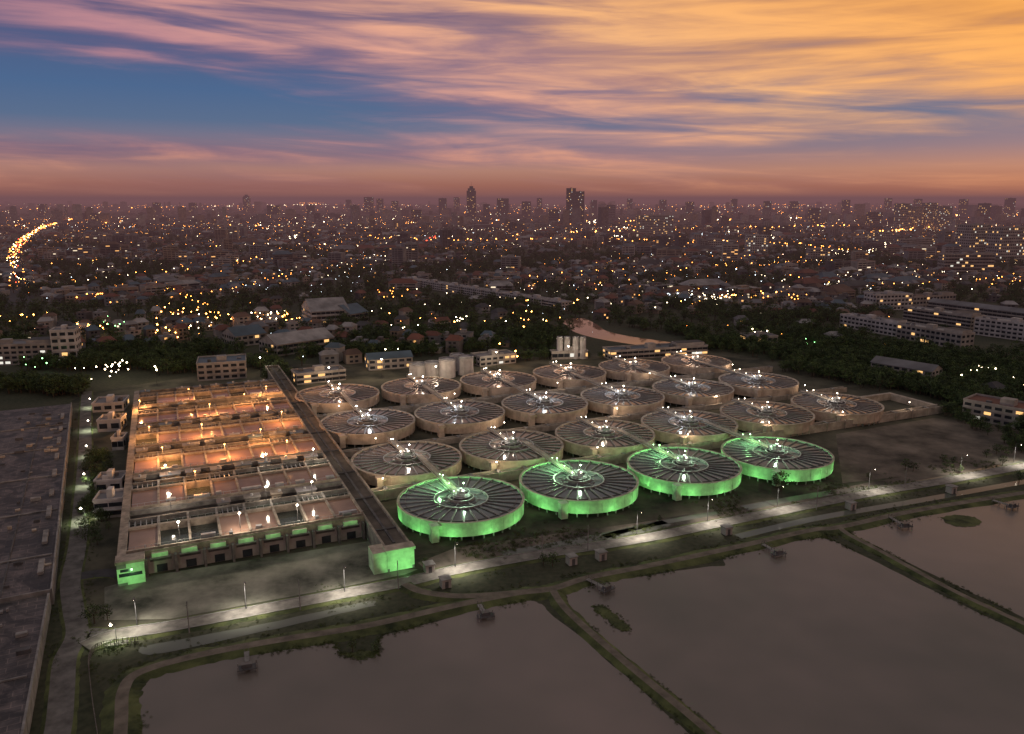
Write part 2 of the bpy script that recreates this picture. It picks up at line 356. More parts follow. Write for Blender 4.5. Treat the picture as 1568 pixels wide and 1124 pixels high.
# ---------------------------------------------------------------- clarifier tanks
RT=21.3
def tank_mesh(name,wm,bridge,tw):
    b=MB(); H0=1.5; HT=6.2
    for k in range(36):
        a=2*math.pi*k/36; b.cyl((RT-.9)*math.cos(a),(RT-.9)*math.sin(a),.3,.3,0,H0,conc,6,cap=False)
    b.cyl(0,0,RT-5,RT-5,0,H0,darkc,48,cap=False)
    b.ring(0.01,RT-.5,H0-.02,H0+.1,darkc,64)
    b.ring(RT-.6,RT,H0,HT,wm,112,top=cream)
    b.ring(RT-.1,RT+.25,HT-.5,HT+.02,wm,112,top=cream)
    for k in range(28):
        T=Matrix.Rotation(2*math.pi*(k+.5)/28,4,'Z'); b.box(RT,RT+.12,-.14,.14,H0,HT-.5,wm,T=T)
    b.ring(RT-2.6,RT-2.4,HT-1,HT-.3,steel,96)
    b.ring(.02,RT-.6,HT-1.0,HT-.55,tw,96)
    ns=30
    for k in range(ns):
        a=2*math.pi*k/ns
        T=Matrix.Rotation(a,4,'Z')
        b.box(9.3,RT-.6,-.22,.22,HT-.7,HT-.25,steel,T=T)
        b.box(9.3,RT-.6,.22,.36,HT-.45,HT-.12,steel_l,T=T)
    b.ring(8.9,9.3,HT-1.2,HT+.15,conc,64,top=steel_l)
    b.ring(.03,8.9,HT-1.3,HT-.85,basin_d,48)
    b.ring(5.9,6.1,HT-1.2,HT-.3,steel,48)
    b.ring(4.0,4.4,HT-1.2,HT+.5,conc,40,top=steel_l)
    for k in range(8):
        T=Matrix.Rotation(k*math.pi/4+.2,4,'Z'); b.box(4.4,8.9,-.12,.12,HT-.4,HT-.1,steel_l,T=T)
    b.cyl(0,0,2.6,2.6,HT-1,HT+1.1,steel,20,top=steel_l)
    b.box(-1.2,1.2,-1.0,1.0,HT+1.1,HT+2.6,steel_l); b.cyl(0,0,.6,.5,HT+2.6,HT+3.4,steel_l,10)
    b.box(1.3,2.2,-.5,.5,HT+1.1,HT+2.1,steel)
    for k in range(16):
        a=k*math.pi/8; b.box(3.0*math.cos(a)-.05,3.0*math.cos(a)+.05,3.0*math.sin(a)-.05,3.0*math.sin(a)+.05,HT+.9,HT+2.2,steel_l)
    b.ring(2.6,3.15,HT+.8,HT+.9,steel_l,32); b.ring(2.98,3.06,HT+2.15,HT+2.25,steel_l,32)
    b.box(-1.15,1.15,2.5,bridge,HT+.55,HT+.8,steel,top=cream)
    b.box(-1.15,-.9,2.5,bridge,HT+.1,HT+.55,steel_l); b.box(.9,1.15,2.5,bridge,HT+.1,HT+.55,steel_l)
    for sx_ in (-1.13,1.06):
        b.box(sx_,sx_+.07,2.5,bridge,HT+1.75,HT+1.83,steel_l); b.box(sx_,sx_+.06,2.5,bridge,HT+1.3,HT+1.35,steel_l)
        y=3
        while y<bridge: b.box(sx_,sx_+.07,y,y+.07,HT+.8,HT+1.75,steel_l); y+=2
    cx,cy=-.66*(RT+2.2),-.75*(RT+2.2)
    b.box(cx-1.2,cx+1.2,cy-1.2,cy+1.2,.6,HT-.2,wm,top=cream); b.box(cx-1.4,cx+1.4,cy-1.4,cy+1.4,HT-.2,HT,wm)
    b.box(cx-.5,cx+2.5,cy-.3,cy+2.6,HT-1.6,HT-.7,wm)
    return b.mesh(name)
t_green=tank_mesh('clarifier_green',wall_greenlit,47,tankg); t_b=tank_mesh('clarifier_beige',wallbeige,24,tankw); t_b3=tank_mesh('clarifier_beige_long',wallbeige,56,tankw)
rows=[[(706,762),(886,733),(1047,710),(1189,692)],
 [(623,700),(783,680),(926,662),(1055,646),(1174,631),(1281,617)],
 [(563,644),(704,630),(834,616),(953,605),(1061,593),(1161,582)],
 [(517,602),(645,590),(763,580),(872,569),(971,560),(1066,552)]]
for ri,row in enumerate(rows):
    for ci,(x,y) in enumerate(row):
        p=G(x,y,6.2); me=[t_green,t_b,t_b3,t_b][ri]
        o=inst('clarifier_tank',me,(p.x,p.y,0),TH)
        bm_=[bulb_g,bulb_w,bulb_w,bulb_w][ri]; kk=[1,1.15,1.35,1.5][ri]
        bb=MB(); bb.cyl(1.6,1.6,.08,.06,7,10.4,steel_l,6); bb.octa((1.6,1.6,10.6),.28*kk,bm_); bb.cyl(-1.6,14,.08,.06,7,9.6,steel_l,6); bb.octa((-1.6,14,9.8),.22*kk,bm_)
        bb.octa((.2,-1.3,9.0),.2*kk,bulb_w); bb.octa((-2.2,.8,8.6),.2*kk,bm_); bb.octa((-1.05,9,8.4),.14*kk,bm_); bb.octa((-1.05,19,8.4),.14*kk,bm_)
        bb.obj('hub_lamp',parent=o)
        if ri==0:
            light('hub_light','POINT',(1.6,1.6,11.3),3400,(.62,1,.60),o)
            light('bridge_light','POINT',(-3.5,12.5,9.6),3800,(.36,1,.34),o)
            for k in range(7):
                a=math.radians(-190+k*32)-TH; rr_=RT+4.0
                q=Vector((rr_*math.cos(a),rr_*math.sin(a),1.4)); dr=(Vector((0,0,5.6))+Vector((RT*math.cos(a),RT*math.sin(a),0))-q)
                light('flood_light','SPOT',q,760,(.36,1,.34),o,.3,dr.to_track_quat('-Z','Y').to_euler(),math.radians(144),.35)
        else:
            pw=[0,1900,2200,4200][ri]*U(.6,1.4); cc=random.choice([(1,.86,.70),(1,.78,.56),(.85,.92,1)]) if ri<3 else (1,.60,.38)
            light('hub_light','POINT',(1.6-3*(ci%2),4,12.0),pw,cc,o)
# distribution channels between tank rows
def plantT(p,a=TH): return Matrix.Translation(p)@Matrix.Rotation(a,4,'Z')
def chan(name,p,a0,a1,wd,h,step=11,lts=0):
    b=MB(); T=plantT(p)
    b.box(a0,a1,-wd/2,-wd/2+.5,0,h,cream,T=T); b.box(a0,a1,wd/2-.5,wd/2,0,h,cream,T=T); b.box(a0,a1,-wd/2+.5,wd/2-.5,0,h-.8,darkc,top=tankg,T=T)
    x=a0
    while x<a1: b.box(x,x+.5,-wd/2-.35,-wd/2,0,h-.1,cream,T=T); b.box(x,x+1.4,-wd/2,wd/2,h,h+.14,conc,T=T); x+=step
    for k in range(lts):  # posts and bulbs added to go with the fill lights below
        xx=a0+(k+.5)*(a1-a0)/lts; b.cyl(*(T@Vector((xx,0,0))).xy,.07,.06,h,h+3.6,steel,6); b.octa(T@Vector((xx,0,h+3.8)),.26,bulb_w)
    o=b.obj(name)
    for k in range(lts):
        xx=a0+(k+.5)*(a1-a0)/lts; light('channel_fill_light','POINT',T@Vector((xx,-.2,h+4.5)),1150*U(.4,1.5),(1,.72,.48),o)  # added warm fill to brighten the outer faces of the beige tanks
    return o
m12=(G(706,762,6.2)+G(623,700,6.2))/2; m12.z=0; chan('distribution_channel',m12+vv*1.0,-40,268,3.6,3.8,lts=7)
m34=(G(563,644,6.2)+G(517,602,6.2))/2; m34.z=0; chan('distribution_channel.001',m34,-36,262,3.6,3.2,lts=5)
m23=(G(623,700,6.2)+G(563,644,6.2))/2; m23.z=0; chan('distribution_channel.002',m23,-34,262,3,2.6,lts=5)
b=MB(); T=plantT(m12+vv*1.0); b.box(266,268,2,30,0,3.6,cream,T=T); b.box(240,266,28,30,0,3.6,cream,T=T); b.obj('boundary_wall')
# ---------------------------------------------------------------- filter building
O=G(197,884,0)
b=MB(); D=212
b.box(0,68,0,D,0,3.9,darkc)
b.box(-2.4,0,-5,D,0,7.0,concf,top=creamf); b.box(0,4.5,-5,0,0,6.4,wall_greenlit,top=creamf); b.box(-2.7,4.8,-5.3,-.2,6.4,7.15,creamf)
b.box(-2.42,4.52,-5.04,-5,.8,5.0,wall_greenlit); b.box(-2.0,3.9,-5.09,-5.04,2.6,3.6,glass); b.box(-1.6,1.5,-5.08,-5.04,4.0,4.8,glass)
rf=random.Random(5); pit=D/6
for k in range(6):
    b0=pit*k
    b.box(0,68,b0,b0+3.6,3.9,6.6,concf,top=creamf)
    b.box(0,68,b0+1,b0+1.25,6.6,7.4,creamf)
    for j in range(9):
        a=j*8.5
        if j: b.box(a-.35,a+.35,b0+3.6,b0+19,3.9,6.9,creamf)
    for j in range(8):
        a=j*8.5; c_=rf.random()
        mm=basin_m if c_<.8 else basin_d; zz=6.0+rf.random()*.4 if c_<.8 else 4.8
        b.face([(a+.35,b0+3.6,zz),(a+8.15,b0+3.6,zz),(a+8.15,b0+19,zz),(a+.35,b0+19,zz)],mm)
        if rf.random()<.4: b.box(a+.6+rf.random()*5,a+1.9+rf.random()*5.5,b0+5,b0+6.2,zz-.3,7.2,steel_l)
    b.box(0,68,b0+19,b0+20.2,3.9,7.05,creamf)
    b.box(0,68,b0+26.2,b0+26.8,3.9,7.05,concf,top=creamf)
    b.face([(0,b0+20.2,5.7),(68,b0+20.2,5.7),(68,b0+26.2,5.7),(0,b0+26.2,5.7)],basin_d if k<2 else basin_m)
    x=0
    while x<68:
        if int(x/8.5)%3==0: b.box(x,x+.22,b0+20.2,b0+26.2,5,6.4,steel_l)
        x+=1.6
    for j in range(1,8): b.box(j*8.5-.35,j*8.5+.35,b0+20.2,b0+26.2,3.9,7.0,concf)
    for j in range(8):
        a=j*8.5+.9
        if rf.random()<.8:
            hh=7.3+rf.random()*.6; wd_=3.0+rf.random()*3.2
            b.box(a,a+wd_,b0+28.2,b0+31.6,3.9,hh,concf if rf.random()<.6 else creamf); b.box(a-.4,a+wd_+.4,b0+27.8,b0+32,hh,hh+.25,random.choice([concf,creamf,roofs[2],roofs[4]]))
            for q in range(2): b.box(a+.4+q*1.4,a+1.2+q*1.4,b0+28.16,b0+28.2,5.4,6.8,glass)
            b.cyl(a+1.5+1.5*rf.random(),b0+30,.5,.5,hh+.25,hh+.9,steel_l,8)
        if rf.random()<.35: b.box(a+rf.random()*4,a+1.4+rf.random()*5,b0+1.8,b0+3.2,6.6,7.5+rf.random()*.5,grey if rf.random()<.5 else steel_l)
    b.box(0,68,b0+34,b0+34.6,3.9,6.9,concf)
    for zz in (4.5,5.2): b.box(0,68,b0+33+zz*.1,b0+33.35+zz*.1,zz,zz+.35,steel)
    x=0
    while x<68: b.box(x,x+.07,b0+1.1,b0+1.17,7.4,8.3,steel_l); b.box(x,x+.07,b0+19.5,b0+19.57,7.05,8.0,steel_l); x+=2.2
    b.box(0,68,b0+19.5,b0+19.57,8.0,8.07,steel_l); b.box(0,68,b0+1.1,b0+1.17,8.3,8.36,steel_l)
for a0,a1 in ((68,68.7),(75.4,76)):
    b.box(a0,a1,-27,D+40,0,6.4,concf,top=creamf)
b.box(68.7,75.4,-27,-24,0,6.4,wall_greenlit,top=creamf); b.box(67.6,76.4,-27.4,-23.5,5.9,6.7,wall_greenlit,top=cream)
b.box(68-.03,76.03,-27.12,-27,1.0,5.9,wall_greenlit); b.box(64,68,-27,-21,0,6.4,wall_greenlit,top=cream)
b.box(68.7,75.4,-24,D+39,0,5.4,darkc,top=soil); b.box(68,76,D+39,D+41,0,6.5,concf)
b.box(71.6,72.4,-20,D+38,5.4,5.7,darkc)
for q in range(9): b.box(68.7,75.4,-10+q*28,-9.4+q*28,5.4,5.9,darkc)
for j in range(0,9):
    a=min(67.2,4.9+j*7.8); b.box(a-.35,a+.35,-2.2,0,0,5.4,concf)
for j in range(8):
    a=4.9+j*7.8
    b.box(a+.35,a+7.4,-.5,0,.2,5.0,white2); b.box(a+1.0,a+6.7,-.54,-.5,3.7,4.5,darkc); b.box(a+2.6,a+5.4,-.58,-.5,.3,2.6,glass)
    b.box(a+.9,a+6.6,-2.0,-.2,5.0,5.25,concf); b.box(a+1.6,a+5.9,-1.4,-.2,5.25,6.5,wall_greenlit,top=cream)
b.box(4.5,68,-.25,0,5.0,7.2,creamf)
fb=b.obj('filter_building',(O.x,O.y,0),TH)
for j in range(8): light('facade_light','POINT',(8.9+j*7.8,-3.0,7.3),75,(.42,1,.38),fb,.2)
light('wing_light','SPOT',(72,-35,1.5),2600,(.38,1,.36),fb,.3,(Vector((0,8,2.6))).to_track_quat('-Z','Y').to_euler(),math.radians(90),.4)
light('wing_light','SPOT',(1,-12,1.5),1300,(.38,1,.36),fb,.3,(Vector((0,7,2.6))).to_track_quat('-Z','Y').to_euler(),math.radians(90),.4)
# ---------------------------------------------------------------- lamp posts
def lamp_mesh(name,h,arm,bm,r=.3):
    b=MB(); b.cyl(0,0,.11,.06,0,h,darkc,8); b.beam((0,0,h-.1),(0,-arm,h+.3),.08,.08,darkc)
    b.box(-.25,.25,-arm-.5,-arm+.3,h+.2,h+.42,steel); b.octa((0,-arm-.1,h+.12),r,bm); return b.mesh(name)
lm_road=lamp_mesh('street_lamp_white',8,2,bulb_w,.16); lm_o=lamp_mesh('lamp_orange_post',5,.8,bulb_o,.34); lm_w=lamp_mesh('lamp_white_post',5,.8,bulb_w,.42)
def lamp(p,me,arm,h,power,c,rot=0,kind='SPOT'):
    o=inst('street_lamp',me,p,rot)
    light('lamp_light',kind,(0,-arm-.1,h-.25),power,c,o,.25,(0,0,0) if kind=='SPOT' else None,math.radians(136),.9); return o
for (x,y,k) in [(210,962,.9),(377,936,1.1),(528,910,1.2),(697,872,1.2),(975,822,1.3),(1083,801,1.1),(1190,780,.9),(1330,752,.8),(1470,729,1),(1552,712,1.2)]:
    lamp(G(x,y-4,.35),lm_road,2,8,7400*k,(1,.90,.76),TH)
for (x,y) in [(290,965),(460,930),(610,898),(830,856),(900,840),(1250,776),(1385,744)]:
    b=MB(); b.cyl(0,0,.16,.1,0,8.5,conc,8); b.box(-1,1,-.06,.06,7.8,7.95,steel); b.box(-.7,.7,-.06,.06,7.2,7.3,steel); b.obj('utility_pole',G(x,y+4,.2),TH+1.4)
for (x,y,k) in [(122,800,1.2),(126,745,.8),(129,700,.5),(131,660,.9),(133,625,.7),(170,985,.5)]:
    lamp(G(x+9,y,0),lm_w,.8,5,3400*k,(.9,1,.62),-1.2)
for (x,y,k) in [(275,812,.9),(368,798,1.3),(456,785,1.1),(262,768,.8),(255,722,.6),(478,748,.7),(408,756,.5),(408,704,.5),(480,696,.7)]:
    lamp(G(x,y+10,7),lm_w,.8,5,3400*k,(1,.84,.64),TH,'POINT')
for (x,y,k) in [(215,622,1.3),(322,628,1.6),(375,612,.8),(408,600,1.5),(432,640,.9),(310,660,1.3),(230,664,1.0),(400,668,1.2),(345,692,1.2),(250,697,1.3),(440,686,1),(290,604,1),(300,735,.5)]:
    lamp(G(x,y+6,7),lm_o,.8,5,8600*k,(1,.42,.13),TH,'POINT')
# ---------------------------------------------------------------- covered reservoir (far left)
rm=bpy.data.materials.new('reservoir_roof'); rm.use_nodes=True; n,l=nodes_of(rm); bs=n['Principled BSDF']; bs.inputs['Roughness'].default_value=.6
P0=G(110,618,4); P0.z=0; E0=G(80,905,4); E0.z=0; dv=(P0-E0); blen=dv.length; TR=math.atan2(dv.y,dv.x)-math.pi/2
geo=n.new('ShaderNodeNewGeometry'); mp=n.new('ShaderNodeMapping'); mp.inputs['Rotation'].default_value=(0,0,-TR); l.new(geo.outputs['Position'],mp.inputs['Vector'])
br=n.new('ShaderNodeTexBrick'); l.new(mp.outputs[0],br.inputs['Vector']); br.inputs['Scale'].default_value=.12; br.inputs['Color1'].default_value=(.030,.031,.035,1); br.inputs['Color2'].default_value=(.055,.053,.056,1); br.inputs['Mortar'].default_value=(.085,.08,.08,1); br.inputs['Mortar Size'].default_value=.012
nz=n.new('ShaderNodeTexNoise'); nz.inputs['Scale'].default_value=.11; nz.inputs['Detail'].default_value=10; nz.inputs['Roughness'].default_value=.65; nz.inputs['Distortion'].default_value=1.2; l.new(mp.outputs[0],nz.inputs['Vector'])
r=n.new('ShaderNodeValToRGB'); r.color_ramp.elements[0].position=.43; r.color_ramp.elements[0].color=(.22,.21,.23,1); r.color_ramp.elements[1].position=.6; r.color_ramp.elements[1].color=(1,.92,.88,1); l.new(nz.outputs['Fac'],r.inputs[0])
mx=n.new('ShaderNodeMix'); mx.data_type='RGBA'; mx.blend_type='MULTIPLY'; mx.inputs[0].default_value=1; l.new(br.outputs[0],mx.inputs[6]); l.new(r.outputs[0],mx.inputs[7])
m2=n.new('ShaderNodeMix'); m2.data_type='RGBA'; m2.blend_type='MULTIPLY'; m2.inputs[0].default_value=1; l.new(mx.outputs[2],m2.inputs[6]); m2.inputs[7].default_value=(2.5,2.3,2.2,1); m2.clamp_result=False; l.new(m2.outputs[2],bs.inputs['Base Color'])
b=MB(); T=plantT(P0,TR)
b.box(-300,0,-blen,0,0,4,conc,top=rm,T=T); b.box(-.4,0,-blen,0,4,4.7,conc,T=T); b.box(-300,0,-blen,-blen+.4,4,4.6,conc,T=T)
for i in range(220):
    x=-4-156*R()**1.4; y=U(-blen+3,-3); q=U(.3,1.0); b.box(x,x+q*U(1,4),y,y+q*U(1,2),4,4+U(.2,1.0),random.choice([conc,darkc,darkc,cream]),T=T)
for i in range(5): b.box(-300,-1,-blen+25+i*38,-blen+25.5+i*38,4,4.35,conc,T=T)
for i in range(6): b.box(-12-i*24,-11.6-i*24,-blen+1,-1,4,4.25,darkc,T=T)
for i in range(9): b.box(-4.0,-2.6,-blen+12+i*22,-blen+20+i*22+U(-3,3),4,4.8,conc,top=conc,T=T)
b.obj('covered_reservoir')
b=MB(); P1=P0-dv.normalized()*(blen+.6); T=plantT(P1,TR-.03); b.box(-200,-.5,-140,-.8,0,3.6,conc,top=rm,T=T); b.box(-1.0,-.5,-140,-.8,3.6,4.3,conc,T=T)
for i in range(60):
    x=U(-60,-4); y=U(-80,-3); q=U(.3,.9); b.box(x,x+q*U(1,4),y,y+q*U(1,2),3.6,3.6+U(.3,1.0),random.choice([conc,darkc,cream]),T=T)
b.box(-100,-2,-40,-39.6,3.6,3.95,conc,T=T); b.box(-20,-19.6,-100,-1,3.6,3.9,conc,T=T); b.obj('covered_reservoir.001')
# ---------------------------------------------------------------- buildings
excl=[]
def building(name,p0,p1,depth,h,storeys,wm=white,roof=None,lit=.08,kind='flat',lw=None):
    d=p1-p0; d.z=0; W=d.length; ang=math.atan2(d.y,d.x); b=MB(); rf=roof or roofs[2]
    excl.append((p0+d*.5+Vector((-math.sin(ang),math.cos(ang),0))*depth/2,max(W,depth)*.6))
    b.box(0,W,0,depth,0,h,wm,top=rf)
    sh=h/storeys; nb=max(2,int(W/4)); bw=W/nb
    ndp=max(2,int(depth/4)); bd=depth/ndp
    big=nb*storeys>400
    if big: nb=max(2,int(W/7)); bw=W/nb; ndp=max(2,int(depth/7)); bd=depth/ndp
    band=(int(p0.x*7)%3==0) and storeys<9
    for f in range(storeys):
        z0=f*sh+sh*.30; z1=f*sh+sh*.78
        for i in range(nb):
            for (yy,sg) in ((0,-1),(depth,1)):
                m_=glass if R()>lit else (lw or random.choice([litw,litw,litc])); m0=.03 if band else .16; x0=i*bw+bw*m0; x1=(i+1)*bw-bw*m0
                y_=yy+sg*.04; pts=[(x0,y_,z0),(x1,y_,z0),(x1,y_,z1),(x0,y_,z1)]; b.face(pts if sg<0 else pts[::-1],m_)
        for i in range(ndp):
            for (xx,sg) in ((0,-1),(W,1)):
                m_=glass if R()>lit else litw; y0=i*bd+bd*.2; y1=(i+1)*bd-bd*.2; x_=xx+sg*.04
                pts=[(x_,y0,z0),(x_,y1,z0),(x_,y1,z1),(x_,y0,z1)]; b.face(pts if sg>0 else pts[::-1],m_)
        if f and storeys<9: b.box(-.25,W+.25,-.9 if band else -.3,0,f*sh-.12,f*sh+.1,wm)
    if kind=='flat':
        for (a0,a1,c0,c1) in ((-.2,W+.2,-.2,.15),(-.2,W+.2,depth-.15,depth+.2),(-.2,.15,.15,depth-.15),(W-.15,W+.2,.15,depth-.15)): b.box(a0,a1,c0,c1,h,h+.9,wm)
        b.box(W*.4,W*.4+min(6,W*.2),depth*.3,depth*.3+min(5,depth*.4),h,h+3,wm)
        for i in range(max(2,int(W/9))):
            x=U(1,W-3); y=U(.2,.7)*depth; b.box(x,x+U(1,3),y,y+U(1,2),h,h+U(.7,1.8),random.choice([grey,darkc,wm,roofs[2]]))
        if storeys<9 and W>50: b.box(W*.7,W*.98,depth*.15,depth*.85,h,h+2.6,wm,top=roofs[0])
    elif kind=='gable':
        hh=depth*.22; y=depth/2
        b.face([(-.6,-.6,h),(W+.6,-.6,h),(W+.6,y,h+hh),(-.6,y,h+hh)],rf); b.face([(W+.6,depth+.6,h),(-.6,depth+.6,h),(-.6,y,h+hh),(W+.6,y,h+hh)],rf)
        b.face([(0,0,h),(0,y,h+hh),(0,depth,h)],wm); b.face([(W,0,h),(W,depth,h),(W,y,h+hh)],wm)
    elif kind=='step':
        b.box(W*.12,W*.88,depth*.12,depth*.88,h,h*1.08,wm,top=rf); b.box(W*.3,W*.7,depth*.3,depth*.7,h*1.08,h*1.15,wm,top=rf); b.cyl(W/2,depth/2,.5,.2,h*1.15,h*1.3,steel,6)
    return b.obj(name,(p0.x,p0.y,0),ang)
def B(name,xl,yl,xr,yr,dep,h,st,**k): return building(name,G(xl,yl),G(xr,yr),dep,h,st,**k)
B('office_building',-60,562,84,557,18,13,4,lit=.18,lw=litc,wm=white2); B('office_building',82,559,120,557,14,22,5,lit=.04)
B('office_building',303,584,378,579,22,10,3,lit=.06,roof=roofs[4],wm=white2); B('workshop_building',362,532,408,526,24,8,2,kind='gable',roof=roofs[4],wm=white2); B('workshop_building',425,546,512,533,26,8,2,kind='gable',roof=roofs[5],lit=.15,wm=white2)
B('factory_hall',478,499,535,495,40,12,3,kind='gable',roof=roofs[5],lit=.02,wm=white); B('factory_hall',538,497,564,493,30,9,2,kind='gable',roof=roofs[4],lit=.02,wm=white2); B('workshop_building',455,590,530,582,14,6,2,lit=.15,wm=white2)
B('workshop_building',565,568,632,563,14,7,2,kind='gable',roof=roofs[4],lit=.2,wm=white2); B('workshop_building',735,562,790,556,14,6,2,lit=.25,wm=white2); B('workshop_building',935,552,1083,543,14,6,2,lit=.10,roof=roofs[4],wm=white2)
B('school_building',1340,476,1395,474,18,15,4,lit=.08); B('school_building',1397,474,1462,470,14,12,3,lit=.08,wm=white2,roof=roofs[1]); B('school_building',1285,500,1372,516,14,10,3,lit=.08); B('school_building',1372,518,1470,536,14,11,3,lit=.1,roof=roofs[5],wm=white2)
B('apartment_building',1382,492,1485,508,16,12,4,lit=.05,roof=roofs[5],wm=white2); B('apartment_building',1490,512,1620,530,16,13,4,lit=.05,roof=roofs[5]); B('apartment_building',1420,478,1600,502,14,10,3,lit=.04,roof=roofs[2],wm=white2,kind='gable')
B('school_building',1332,574,1425,590,14,8,3,lit=.08,roof=roofs[2],wm=white2,kind='gable'); B('apartment_building',1472,640,1600,665,16,9,3,lit=.12,roof=roofs[3],wm=white2); B('workshop_building',1150,534,1190,532,16,8,2,lit=.25,wm=white2)
pl_=walls[0]
B('apartment_building',1145,392,1175,392,25,38,9,wm=white,lit=.14); B('apartment_building',975,361,1030,361,30,58,12,wm=pl_,lit=.12)
B('apartment_building',1482,397,1512,396,30,60,12,wm=pl_,lit=.12); B('apartment_building',1530,402,1600,400,30,58,11,wm=pl_,lit=.12); B('apartment_building',1445,420,1520,420,20,28,6,wm=white2,lit=.12)
B('apartment_building',1085,385,1105,385,22,24,6,wm=pl_,lit=.1); B('apartment_building',1240,402,1270,402,22,22,6,wm=pl_,lit=.1); B('apartment_building',1380,385,1430,383,22,24,6,wm=pl_,lit=.1); B('apartment_building',1330,375,1365,375,22,28,7,wm=pl_,lit=.1)
for x0,x1,y,h in ((1372,1392,354,90),(1394,1412,353,80),(1414,1432,353,92),(1435,1455,355,82)): B('apartment_tower',x0,y,x1,y,30,h,16,wm=pl_,lit=.12)
for x0,x1,y,h,st,kd in ((715,729,338,146,26,'step'),(761,779,337,108,18,'flat'),(867,881,347,146,26,'flat'),(881,894,347,134,24,'flat'),(672,684,332,110,18,'flat'),(558,572,329,118,18,'flat'),(577,587,328,108,16,'flat'),(373,383,327,120,15,'step'),(799,813,335,92,12,'flat'),
    (1080,1098,347,64,9,'flat'),(1330,1350,350,58,9,'flat'),(1240,1255,345,68,10,'flat'),(140,155,345,48,8,'flat'),(235,245,332,84,12,'flat'),(470,482,336,74,10,'flat'),(410,428,338,74,10,'flat'),(630,645,345,62,9,'flat'),(928,942,340,78,10,'flat'),(1050,1062,335,90,12,'flat'),(1170,1180,336,94,12,'flat'),(1500,1514,346,88,12,'flat'),(1290,1300,334,100,12,'flat'),(740,750,338,80,10,'flat'),(840,856,345,62,9,'flat'),
    (530,538,326,100,14,'flat'),(600,610,329,92,14,'flat'),(695,704,327,118,16,'flat'),(822,830,328,112,16,'flat'),(905,914,332,98,14,'flat'),(960,968,328,108,14,'flat'),(1010,1020,330,100,14,'flat'),(1120,1128,330,106,14,'flat'),(1210,1222,333,92,12,'flat'),(1355,1364,330,110,14,'flat'),(1400,1410,331,106,14,'flat'),(1470,1480,334,104,14,'flat'),(1540,1552,335,110,14,'flat'),(290,300,331,82,12,'flat'),(60,70,333,76,12,'flat')):
    B('skyscraper' if h>90 else 'office_tower',x0,y,x1,y,30,h,st,wm=grey,lit=.08,kind=kd)
for i in range(8):
    xa=615+i*31; ya=433+i*5.2; B('row_houses',xa,ya+2,xa+28,ya+7,12,8,3,wm=white,lit=.02,roof=roofs[5])
B('temple_hall',665,505,690,503,14,6,1,kind='gable',roof=roofs[3])
B('pump_house',146,757,188,754,9,4.5,1,lit=0); B('pump_house',146,795,190,791,9,6,2,lit=.1); B('pump_house',150,662,186,660,10,5,1,lit=.1); B('pump_house',172,690,190,689,7,5,1,lit=.1); B('pump_house',142,632,190,629,14,4,1)
def vtank(name,x,y,r,h,m=white):
    p=G(x,y); b=MB(); b.cyl(0,0,r,r,0,h,m,28,cap=False); b.cyl(0,0,r+.15,r+.15,h-.3,h,m,28,cap=False); b.cyl(0,0,r+.15,.4,h,h+r*.25,m,28); 
    for k in range(9): b.box(-.4,-.3,-r-.3,-r-.2,k*h/9,k*h/9+h/9,steel_l); b.box(-.4,.4,-r-.3,-r-.2,k*h/9,k*h/9+.06,steel_l)
    b.ring(r-.1,r,h+.2,h+1.1,steel_l,20); b.obj(name,(p.x,p.y,0)); excl.append((p,r*2))
for x,y,r,h in ((640,576,5.2,7),(662,576,4.6,8),(685,577,5,10.5),(713,573,4.8,10.5),(700,566,4.6,9)): vtank('storage_tank',x,y,r,h)
for x in (857,868,881,892): vtank('silo',x,549,2.1,14,white)
B('silo_house',845,551,900,549,6,5,1,wm=white2)
for (x,y,pw) in ((668,590,6500),(585,578,4500),(760,566,4500),(870,556,3500),(505,592,3500),(240,590,4500),(400,575,2500)):
    pc=G(x,y,0); tk=MB(); tk.cyl(0,0,.12,.07,0,11,steel,6); tk.octa((0,0,11.2),.5,bulb_w); tko=tk.obj('yard_lamp',(pc.x,pc.y,0)); light('yard_light','POINT',(0,0,12),pw,(1,.80,.56),tko)
ribbon('river',gp([(872,488),(890,497),(903,507),(935,516),(985,524),(1045,533)]),27,.12,.3,river_m,grass,jit=1.5)
# ---------------------------------------------------------------- city fabric
bnd=[(-900,540),(0,548),(120,548),(300,535),(420,552),(460,568),(560,562),(740,538),(860,530),(1080,532),(1200,540),(1330,562),(1450,600),(1568,640),(2600,760)]
def by(px):
    for (a,c),(a2,c2) in zip(bnd[:-1],bnd[1:]):
        if a<=px<a2: return c+(c2-c)*(px-a)/(a2-a)
    return 540 if px<0 else 760
def inriver(x,y): 
    px,py=proj(x,y); return (868<px<1052 and 490<py<552) and (py<538+ (px-872)*.02) and (py>486+(px-872)*.17)
def blocked(x,y,r=8):
    for c,rr_ in excl:
        if abs(x-c.x)<rr_+r and abs(y-c.y)<rr_+r and (x-c.x)**2+(y-c.y)**2<(rr_+r)**2: return True
    return False
city=MB(); far=MB(); LT=MB(); tr=[[],[],[],[]]
lw1=emis('window_glow_warm',(1,.48,.15),1.5,False); lw2=emis('window_glow_white',(1,.8,.55),1.4,False)
WH=(1,.78,.5); OR=(1,.33,.06)
l_w=emis('city_lamp_white',WH,24); l_o=emis('city_lamp_orange',(1,.36,.07),36); l_r=emis('city_lamp_red',(1,.08,.03),9,False); l_g=emis('city_lamp_green',(.3,1,.3),14)
s_w=emis('small_lamp_white',WH,13,False); s_o=emis('small_lamp_orange',OR,12,False); s_c=emis('small_lamp_cool',(.8,.92,1),11,False)
f_w=emis('far_lamp_white',WH,24,False); f_o=emis('far_lamp_orange',OR,24,False)
